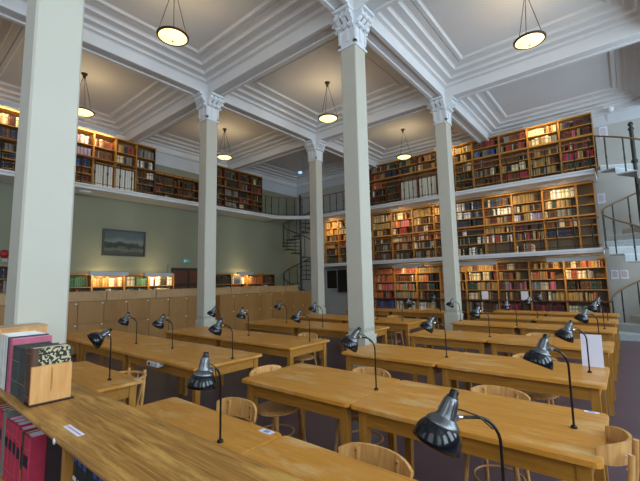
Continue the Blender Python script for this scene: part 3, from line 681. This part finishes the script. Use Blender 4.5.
spiral(.40, 12.12, .80, 0, [ZG1, ZG2-ZG1], PI, -1, 'pale painted iron spiral staircase with perforated risers at the right edge')
spiral(-11.13, 12.18, .82, 0, [ZG1, ZG2-ZG1], math.radians(10), -1, 'dark iron spiral staircase in the far corner behind the farthest column', perf=False, tread_m=IRONG, iron=IRONG)

# ------------------------------------------------------------------ pendant bowls
def pendant(x, y, label):
    t = thing('pendant_lamp', label, 'lamp', (x, y, 5.72), 0, 'bowl pendants under the coffers'); r = .24
    b = MB(); b.lathe([(0, -.075), (.06, -.072), (.12, -.058), (.18, -.032), (r-.01, 0), (r-.02, .008)], BOWL, 28); b.build('glass_bowl', t)
    b = MB(); b.lathe([(r-.015, -.012), (r+.012, -.008), (r+.016, .012), (r-.01, .022), (r-.02, .008)], BRONZE, 28); b.lathe([(0, -.1), (.012, -.09), (.018, -.078), (0, -.07)], BRONZE, 10); b.build('rim', t)
    for k in range(3):
        a = 2*PI*k/3+.5; b = MB(); b.tube([(r*math.cos(a), r*math.sin(a), .015), (.02*math.cos(a), .02*math.sin(a), .86)], .006, BRONZE, 6); b.build('suspension_rod', t)
    b = MB(); b.lathe([(0, .84), (.03, .85), (.035, .9), (.06, .93), (.07, ZC-5.72-.002), (0, ZC-5.72-.002)], BRONZE, 16); b.build('ceiling_rose', t)
    l = bpy.data.lights.new('bowl_lamp', 'POINT'); l.energy = 11; l.color = (1, .8, .5); l.shadow_soft_size = .1
    o = bpy.data.objects.new('bowl_lamp', l); COL.objects.link(o); o.parent = t; o.location = (0, 0, .12)
BX, BY = [-9.8, -5.49, -1.19], [2.93, 7.1, 11.12]
pendant(BX[1], BY[0], 'glowing bowl pendant at the top of the photo, left of the middle column')
pendant(BX[1], BY[1], 'glowing bowl pendant hanging just left of the middle column capital')
pendant(-.96, 7.03, 'glowing bowl pendant at the top right, hanging in the brightest bay')
pendant(-5.42, 11.12, 'glowing bowl pendant near the back wall between middle and right-of-centre columns')
pendant(BX[0], BY[1], 'glowing bowl pendant right of the left-of-centre column')
pendant(-9.6, 2.93, 'glowing bowl pendant over the left gallery, beside the nearest column')

# ------------------------------------------------------------------ tables
def round_rect(x0, y0, x1, y1, r, n=4):
    P = []
    for cx, cy, a0 in ((x1-r, y1-r, 0), (x0+r, y1-r, PI/2), (x0+r, y0+r, PI), (x1-r, y0+r, 1.5*PI)):
        for k in range(n+1): a = a0+PI/2*k/n; P.append((cx+r*math.cos(a), cy+r*math.sin(a)))
    return P
def table(x0, x1, y0, w_, label, sticker=None, socket=None, top=None):
    L_ = x1-x0; t = thing('reading_table', label, 'table', (x0, y0, 0), 0, 'long wooden reading tables')
    b = MB(); r0 = round_rect(.002, 0, L_-.002, w_, .035); b.prism(r0, .724, .745, top or TABLE, smooth=False)
    r1 = round_rect(.006, .004, L_-.006, w_-.004, .033); b.prism(r1, .745, .75, top or TABLE); b.build('tabletop', t)
    b = MB(); i = .05; lg = .062
    b.box(i+lg, i+.008, .61, L_-i-lg, i+.034, .724, TABLEF); b.box(i+lg, w_-i-.034, .61, L_-i-lg, w_-i-.008, .724, TABLEF)
    b.box(i+.008, i+lg, .61, i+.034, w_-i-lg, .724, TABLEF); b.box(L_-i-.034, i+lg, .61, L_-i-.008, w_-i-lg, .724, TABLEF); b.build('apron', t)
    for sx_ in (0, 1):
        for sy_ in (0, 1):
            X = i if not sx_ else L_-i-lg; Y = i if not sy_ else w_-i-lg
            b = MB(); dx, dy = (.0, .0); q = .016
            top_ = [(X, Y), (X+lg, Y), (X+lg, Y+lg), (X, Y+lg)]; bot = [(X+(q if sx_ else 0), Y+(q if sy_ else 0)), (X+lg-(0 if sx_ else q), Y+(q if sy_ else 0)), (X+lg-(0 if sx_ else q), Y+lg-(0 if sy_ else q)), (X+(q if sx_ else 0), Y+lg-(0 if sy_ else q))]
            b.add([(x, y, 0) for x, y in bot]+[(x, y, .6) for x, y in top_]+[(x, y, .724) for x, y in top_], [(3, 2, 1, 0), (8, 9, 10, 11)]+[(k+4*j, (k+1) % 4+4*j, (k+1) % 4+4*j+4, k+4*j+4) for j in (0, 1) for k in range(4)], LEGW)
            b.build('leg', t)
    if sticker:
        sx0, sy0, sx1, sy1 = sticker; o = bx('number_sticker', t, sx0-x0, sy0-y0, .7502, sx1-x0, sy1-y0, .7512, PAPER); o['label'] = 'white paper sticker'
        bx('print', o, sx0-x0+(sx1-sx0)*.3, sy0-y0+.008, .7513, sx0-x0+(sx1-sx0)*.7, sy1-y0-.008, .7516, STKBLUE)
    if socket:
        o = bx('power_socket', t, socket-x0, -.02, .675, socket-x0+.26, .05, .722, COLW); o['label'] = 'white power socket box'
        for k in range(3): bx('outlet', o, socket-x0+.03+k*.075, -.023, .683, socket-x0+.075+k*.075, -.0201, .713, TROUGH if k else BLACK)
    return t
XS, XRR, XLL = -1.6, -.2, -2.81
RT_ = [(.85, .74), (2.224, .824), (3.764, .824), (5.56, .82), (7.42, .7), (8.9, .74), (10.5, .62)]
rn = ['nearest', 'second', 'third', 'fourth', 'fifth', 'sixth', 'farthest']
for i, (y, w_) in enumerate(RT_):
    table(XS+.003, XRR+(.04 if i == 1 else 0), y, w_, 'wooden reading table in the right block, %s row, right of the seam' % rn[i], sticker=(-.29, y+w_-.045, -.21, y+w_-.01) if i == 1 else None)
    table(XLL, XS-.003, y, w_, 'wooden reading table in the right block, %s row, left of the seam' % rn[i], sticker=(-1.76, y+w_-.06, -1.66, y+w_-.015) if i == 0 else None)
ln = ['nearest', 'second', 'third', 'fourth', 'fifth', 'sixth']
LT = [(.99, .70, (-3.52, -5.0)), (2.2, .95, (-3.52, -5.22, -6.93, -8.3)), (3.62, .87, (-3.52, -5.2, -6.9)), (5.4, .92, (-3.52, -5.15, -6.75)), (6.95, .92, (-3.45, -5.1, -6.8)), (9.5, .8, (-3.7, -5.3, -6.9))]
cn = ['right', 'middle', 'left']
for i, (y, w_, xs) in enumerate(LT):
    for k in range(len(xs)-1):
        lb = {1: [''], 2: ['right part', 'left part'], 3: ['right part', 'middle part', 'left part']}[len(xs)-1][k]
        table(xs[k+1]+.003, xs[k], y, w_, ('wooden reading table in the left block, %s row %s' % (ln[i], lb)).strip(), sticker=(-3.62, y+w_-.05, -3.54, y+w_-.02) if i == 0 else None, socket=-4.5 if (i == 1 and k == 0) else None)

# ------------------------------------------------------------------ desk lamps
def desk_lamp(x, y, ang, label, tilt=.5, h=.37, reach=.15, zb=.75, sc=.88):
    t = thing('desk_lamp', label, 'lamp', (x, y, zb+.001), ang, 'black bell shaded desk lamps')
    b = MB(); b.lathe([(0, 0), (.018, 0), (.016, .012), (.007, .016)], TUBEBLK, 14); b.build('base', t)
    cr = min(.085, reach-.045)
    path = [(0, 0, .01), (0, 0, h-.11)]+[(cr*(1-math.cos(a)), 0, h-.09+.1*math.sin(a)) for a in [PI/2*k/8 for k in range(9)]]+[(reach-.03, 0, h+.012)]
    b = MB(); b.tube(path, .0062, TUBEBLK, 10); b.build('stem', t)
    b = MB(); b.tube([(reach-.045, 0, h+.012), (reach-.012, 0, h+.012)], .0105, CHROME, 12)
    b.tube([(reach-.02, -.012, h+.012), (reach-.02, .012, h+.012)], .012, CHROME, 12); b.build('joint', t)
    b = MB(); b.tube([(.03, .008, h-.03), (reach*.45, .016, h+.02), (reach*.75, .014, h+.04), (reach+.01, 0, h+.05)], .003, TUBEBLK, 6); b.build('cord', t)
    Mx = Matrix.Translation((reach+.02, 0, h+.01)) @ Matrix.Rotation(-tilt, 4, 'Y') @ Matrix.Scale(sc, 4)
    # shade: z up is the switch end; opening points down and outwards
    b = MB(); b.lathe([(.060, -.022), (.068, -.030), (.078, -.044), (.086, -.062), (.090, -.082), (.091, -.098), (.088, -.1), (.086, -.082), (.082, -.062), (.072, -.042), (.056, -.026), (.0, -.02)], LAMPBLK, 32, Mx); b.build('shade', t)
    b = MB(); b.lathe([(.037, .006), (.05, -.004), (.060, -.014), (.064, -.022), (.063, -.026), (.058, -.024)], STEEL, 28, Mx)
    b.lathe([(.018, .085), (.024, .08), (.027, .05), (.033, .02), (.037, .006)], STEEL, 20, Mx)
    for k in range(10):
        a = 2*PI*k/10; e0 = Vector((.026*math.cos(a), .026*math.sin(a), .07)); e1 = Vector((.034*math.cos(a), .034*math.sin(a), .02)); b.tube([e0, e1], .0028, STEEL, 5, M4=Mx)
    b.build('socket_housing', t)
    b = MB(); b.lathe([(.0, .112), (.014, .111), (.0165, .105), (.017, .088), (.022, .084), (.022, .078), (0, .078)], TUBEBLK, 16, Mx); b.build('switch', t)
    return t
CL = math.radians(219)          # towards the left of the camera view
desk_lamp(-.42, 1.56, CL, 'largest desk lamp in the foreground on the nearest table, cut off at the photo bottom', tilt=.42, h=.335, reach=.185, sc=1.0)
desk_lamp(-1.81, 1.30, math.radians(250), 'desk lamp in front, standing behind the foreground counter on the nearest right block table', tilt=.12, reach=.075, h=.385)
desk_lamp(-.31, 2.655, CL, 'desk lamp near the right end of the second right block row', h=.43, reach=.13, tilt=.38)
desk_lamp(-.335, 4.23, CL, 'desk lamp near the right end of the third right block row')
desk_lamp(-.34, 6.0, CL, 'desk lamp near the right end of the fourth right block row, behind the white sign')
desk_lamp(-.36, 7.8, CL, 'desk lamp near the right end of the fifth right block row', reach=.12)
desk_lamp(-.36, 9.3, CL, 'desk lamp near the right end of the sixth right block row')
desk_lamp(-1.625, 2.65, CL, 'desk lamp at the seam of the second right block row', tilt=.6, h=.40)
desk_lamp(-1.63, 4.17, CL, 'desk lamp at the seam of the third right block row', tilt=.6)
desk_lamp(-1.65, 5.94, CL, 'desk lamp at the seam of the fourth right block row')
desk_lamp(-1.62, 7.57, CL, 'desk lamp at the seam of the fifth right block row', tilt=.3)
desk_lamp(-1.56, 9.22, CL, 'desk lamp at the seam of the sixth right block row')
desk_lamp(-1.6, 10.8, CL, 'desk lamp at the seam of the farthest right block row')
desk_lamp(-2.75, 7.9, CL, 'desk lamp at the left end of the fifth right block row')
desk_lamp(-3.79, 1.49, math.radians(262), 'desk lamp on the nearest left block table with its head tipped up', tilt=1.0, reach=.06, h=.40)
desk_lamp(-5.76, 2.62, CL, 'left one of two desk lamps close together on the second left block row')
desk_lamp(-4.88, 2.71, CL, 'right one of two desk lamps close together on the second left block row')
desk_lamp(-3.61, 2.75, CL, 'desk lamp near the right end of the second left block row')
desk_lamp(-4.92, 4.07, math.radians(240), 'desk lamp in the middle of the third left block row', tilt=.25, reach=.09)
desk_lamp(-5.75, 4.1, math.radians(230), 'desk lamp of the third left block row in front of left-of-centre column', reach=.1)
desk_lamp(-3.68, 4.19, CL, 'desk lamp near the right end of the third left block row')
desk_lamp(-5.76, 5.82, CL, 'desk lamp on the left part of the fourth left block row')
desk_lamp(-4.64, 5.68, CL, 'desk lamp in the middle of the fourth left block row')
desk_lamp(-4.42, 7.35, CL, 'desk lamp on fifth left block row, seen just left of the middle column')
desk_lamp(-3.82, 7.4, math.radians(40), 'desk lamp on fifth left block row, seen just right of the middle column')
desk_lamp(-3.95, 9.85, CL, 'left one of two desk lamps on the sixth left block row')
desk_lamp(-3.78, 9.9, math.radians(20), 'right one of two desk lamps on the sixth left block row')

# ------------------------------------------------------------------ chairs
def arc_strip(b, R_, a0, a1, z0, z1, th, mt, n=16, taper=.0, lean=.0):
    vs = []
    for k in range(n+1):
        a = a0+(a1-a0)*k/n; f = 1-abs(2*k/n-1)**4; dz = (z1-z0)*.5*(1-f)*taper
        for r_, z in ((R_, z0+dz), (R_+th, z0+dz), (R_+th+lean, z1-dz), (R_+lean, z1-dz)): vs.append((r_*math.cos(a), r_*math.sin(a), z))
    fs = [(k*4+j, k*4+(j+1) % 4, k*4+4+(j+1) % 4, k*4+4+j) for k in range(n) for j in range(4)]
    b.add(vs, fs, mt, False); b.add([vs[j] for j in range(4)], [(3, 2, 1, 0)], mt); b.add([vs[-4+j] for j in range(4)], [(0, 1, 2, 3)], mt)
def chair(x, y, rz, label, wd=CHAIRW, arms=False, wrap=False):
    """seat centre at origin, back at -Y, sitter faces +Y"""
    t = thing('bentwood_chair', label, 'chair', (x, y, 0), rz, 'wooden chairs at the reading tables')
    b = MB(); N = 24
    p = [(.2*math.cos(2*PI*k/N)*(1.0 if math.sin(2*PI*k/N) < 0 else 1.05), .2*math.sin(2*PI*k/N)) for k in range(N)]
    b.prism(p, .425, .448, wd, smooth=False); b.prism([(q[0]*.9, q[1]*.9) for q in p], .448, .455, wd); b.build('seat', t)
    for s_ in (-1, 1):
        b = MB(); b.tube([(s_*.19, .2, 0), (s_*.15, .15, .43)], [.013, .018], wd, 10); b.build('front_leg', t)
        b = MB(); b.tube([(s_*.15, -.25, 0), (s_*.13, -.155, .44), (s_*.12, -.185, .62), (s_*.115, -.2, .77)], [.013, .018, .016, .014], wd, 10)
        b.build('rear_leg', t)
    b = MB(); ce = -PI/2
    if wrap: arc_strip(b, .17, ce-1.2, ce+1.2, .70, .81, .014, wd, n=24, taper=.35, lean=.012)
    elif not arms:
        b2 = MB(); arc_strip(b2, .32, ce-.66, ce+.66, .665, .79, .014, wd, taper=.5, lean=.012)
        b.add([(v[0], v[1]+.115, v[2]) for v in b2.v], b2.f, wd)
    else:
        for k in range(5): a = ce-.8+.4*k; b.tube([(.17*math.cos(a), .17*math.sin(a), .455), (.23*math.cos(a), .22*math.sin(a), .73)], .008, wd, 6)
    for s_ in (-1, 1):
        for z in (.70, .76): b.tube([(s_*.115, -.19, z), (s_*.115, -.176, z)], .005, CHROME, 8)
    b.build('backrest', t)
    b = MB(); b.tube([(.165*math.cos(2*PI*k/20), .165*math.sin(2*PI*k/20)-.01, .22) for k in range(21)], .009, wd, 6, cap=False); b.build('stretcher_ring', t)
    if arms:
        b = MB(); b.tube([(.24*math.cos(a), .24*math.sin(a)*.95, .73) for a in [PI*.98+k*(PI*1.04)/16 for k in range(17)]], .014, wd, 8); b.build('arm_bow', t)
    return t
# backs at +Y (sitter faces the camera side): rz = pi ; local -Y -> +Y
chair(-2.20, 1.56, PI+.05, 'bentwood chair on the far side of the nearest right block row, left of the seam')
chair(-1.03, 1.47, PI, 'bentwood chair on the far side of the nearest right block row, right of the seam')
chair(-1.94, 2.92, PI, 'bentwood chair tucked behind the second right block row, by the seam')
chair(-.82, 2.93, PI, 'bentwood chair tucked behind the second right block row, right part')
chair(-2.67, 2.56, -PI/2, 'bentwood chair tucked in at the left end of the second right block row')
chair(-.245, 2.50, PI/2-.08, 'pale bentwood chair at the right end of the second right block row', wrap=True)
chair(-.85, 4.45, PI, 'bentwood chair behind the third right block row, right part')
chair(-1.05, 6.26, PI, 'bentwood chair behind the fourth right block row')
chair(-3.90, 1.62, PI+.25, 'pale bentwood armchair behind the nearest left block table', arms=True)
chair(-4.08, 4.45, PI, 'bentwood chair behind the third left block row')
chair(-4.3, 7.82, PI, 'bentwood chair behind the fifth left block row')
chair(-4.4, 10.22, PI, 'bentwood chair behind the sixth left block row')

# sign standing on the third right block row
t = thing('table_sign', 'blank white acrylic sign standing at the right end of the third right block row', 'sign', (-.325, 4.5, .751), .0)
b = MB(); b.add([(-.085, .0, 0), (.085, 0, 0), (.085, .004, 0), (-.085, .004, 0), (-.085, .05, .3), (.085, .05, .3), (.085, .054, .3), (-.085, .054, .3)], [(3, 2, 1, 0), (4, 5, 6, 7), (0, 1, 5, 4), (1, 2, 6, 5), (2, 3, 7, 6), (3, 0, 4, 7)], PAPER); b.build('sheet', t)
bx('foot', t, -.085, .0045, 0, .085, .07, .004, PAPER)

# ------------------------------------------------------------------ foreground counter and its books
CZ = 1.07
t = thing('counter_bookcase', 'long low wooden bookcase counter with worn top in the foreground', 'bookcase', (-4.3, .50, 0))
CL_ = 4.3+.25; D = .30
b = MB(); b.box(0, -.012, CZ-.022, CL_, D+.006, CZ, COUNTER); b.tube([(0, -.012, CZ-.011), (CL_, -.012, CZ-.011)], .011, COUNTER, 10); b.build('top_board', t)
bx('back_panel', t, .01, D-.012, .05, CL_-.01, D, CZ-.0225, CASEDARK)
bx('lower_moulding', t, 0, -.004, CZ-.034, CL_, .012, CZ-.0225, COUNTER)
DIV = [0, 1.2, 2.59, 3.95, CL_-.03]
for x in DIV: bx('divider', t, x, .014, .05, x+.03, D-.0125, CZ-.0225, CASEW)
bx('shelf', t, .03, .02, .56, 2.59, D-.0125, .58, CASEH); bx('shelf', t, 2.62, .02, .66, CL_-.03, D-.0125, .68, CASEH); bx('shelf', t, .03, .02, .22, CL_-.03, D-.0125, .242, CASEH); bx('plinth', t, 0, .03, 0, CL_, D, .05, CASEDARK)
o = bx('label_strip', t, 2.53, .03, CZ+.0003, 2.69, .055, CZ+.0015, PAPER); o['label'] = 'white paper label strip with a pink line'
bx('printed_line', o, 2.535, .041, CZ+.0016, 2.685, .044, CZ+.002, BM['pink'])
b = MB(); b.lathe([(0, .003), (.01, .003), (.011, 0)], KNOB, 18, Matrix.Translation((2.628, -.024, CZ-.013)) @ Matrix.Rotation(PI/2, 4, 'X')); o = b.build('round_tag', t); o['label'] = 'small round white tag'
def big_book(x, y, z, th, dp, h, cover, label, lean=0, pages=PAGES, spine_label=None, rz=0, group=None, side=None):
    """spine faces -Y at y; x is the left cover"""
    t = thing('bound_volume', label, 'book', (x, y, z+.001), rz, group); Mx = Matrix.Rotation(lean, 4, 'Y')
    b = MB(); c = min(.006, th*.3)
    b.prism([(0, c), (c, 0), (th-c, 0), (th, c), (th, dp), (th-.003, dp), (th-.003, c+.004), (.003, c+.004), (.003, dp), (0, dp)], 0, h, cover, Mx)
    if side:
        b.box(th, .03, 0.0, th+.0012, dp, h, side, Mx)
    b.build('cover', t)
    b = MB(); b.box(.0032, c+.0045, .004, th-.0032, dp-.005, h-.004, pages, Mx); b.build('page_block', t)
    if spine_label:
        for a0, a1, mt_ in spine_label:
            b = MB(); b.box(c, -.001, h*a0, th-c, 0, h*a1, mt_, Mx); b.build('spine_label' if a1-a0 > .02 else 'gilt_line', t)
    return t
Z1 = .58; yb_ = .545
lk = [(.55, .72, LABELK), (.2, .21, GOLD), (.8, .81, GOLD)]
gR = 'red bound volumes in the counter'
xs_ = [(-3.06, .055, 'crimson'), (-3.0, .055, 'crimson'), (-2.94, .05, 'rose'), (-2.885, .065, 'rose')]
for i, (x, th, c_) in enumerate(xs_): big_book(x, yb_, Z1, th, .2, .325, BM[c_], 'crimson bound volume left of the grey one in the counter, %s from the left' % ordw(i+1), spine_label=lk, group=gR)
big_book(-2.815, yb_, Z1, .055, .21, .345, BM['grey'], 'tall grey bound volume between the red volumes in the counter', lean=0)
for i, (x, th, h) in enumerate([(-2.745, .075, .315), (-2.66, .075, .32), (-2.575, .07, .325), (-2.495, .07, .32)]):
    big_book(x, yb_, Z1, th, .22, h, BM['rose'], 'rose red bound volume right of the grey one in the counter, %s of that run' % ordw(i+1), spine_label=lk, group=gR, pages=PAPER)
big_book(-2.415, yb_, Z1, .04, .2, .315, BM['brown'], 'thin brown and orange volume wedged beside the last red one in the counter', spine_label=[(.2, .45, BM['orange']), (.5, .8, LABELK)])
big_book(-2.365, yb_, Z1, .09, .22, .32, BM['rose'], 'thick rose red volume at the right end of its shelf with black spine label', spine_label=lk, group=gR, pages=PAPER)
o = bx('storage_box', None, 0, 0, 0, .46, .17, .4, BLACK); o.location = (-2.22, .60, Z1+.001); tag(o, 'black box filling the shelf right of the red volumes', 'box')
sq = [(.12+.09*k, .16+.09*k+.02*(k % 2), BM['white']) for k in range(7)]+[(.85, .9, BM['blue'])]
for k in range(14):
    h = .347-.004*(k % 3); big_book(-1.655+k*.047, yb_-.01, .68, .042, .2, h, BM['black'], 'black volume with white spine lettering in the counter, %s from the divider' % ordw(k+1), spine_label=sq if k % 5 != 3 else sq[:4], group='black volumes in the counter')
# on top
t = thing('bookend', 'pine bookend board on a dark metal foot holding old books on the counter', 'bookend', (-2.20, .515, CZ+.001))
bx('board', t, 0, .0, .006, .016, .165, .175, BOARD); bx('foot', t, -.07, -.005, 0, .035, .175, .0055, IRON)
b = MB(); b.box(.0162, .078, .05, .0168, .081, .165, TABLEF); b.box(.0162, .083, .06, .0168, .085, .16, TABLEF); b.build('grain_figure', t)
zt = CZ+.0075
big_book(-2.275, .515, zt, .07, .165, .25, BM['brown'], 'old volume with marbled black and cream cover against the pine bookend', spine_label=[(.1, .11, GOLD), (.9, .91, GOLD)], side=MARBLED)
big_book(-2.395, .512, CZ+.001, .115, .165, .25, mat('worn_black_cloth', '3E3C38', .7, var=.3, scale=40), 'thick old black volume second from the pine bookend', pages=BM['dark green'], spine_label=[(.3, .31, GOLD)])
big_book(-2.54, .512, CZ+.001, .14, .165, .245, mat('worn_green_cloth', '3C4642', .7, var=.3, scale=40), 'very thick old dark green volume third from the pine bookend', pages=BM['dark green'], spine_label=[(.3, .31, GOLD), (.7, .71, GOLD)])
big_book(-2.60, .505, CZ+.001, .055, .18, .275, BM['pink'], 'tall pink bound volume on the counter', pages=PAPER)
big_book(-2.63, .505, CZ+.001, .026, .18, .28, BM['navy'], 'thin navy volume between the pink and white ones on the counter', pages=PAPER)
for k in range(3): big_book(-2.695-k*.062, .505, CZ+.001, .058, .17, .285, BM['white'], 'tall white volume on the counter, %s left of the thin navy one' % ordw(k+1), pages=PAPER, group='white volumes on the counter')
t = thing('wooden_case', 'pale wooden box standing on the counter behind the white volumes', 'box', (-3.16, .51, CZ+.001))
bx('body', t, 0, 0, 0, .22, .25, .295, BOARD); bx('lid', t, -.004, -.004, .295, .224, .254, .307, CABL)
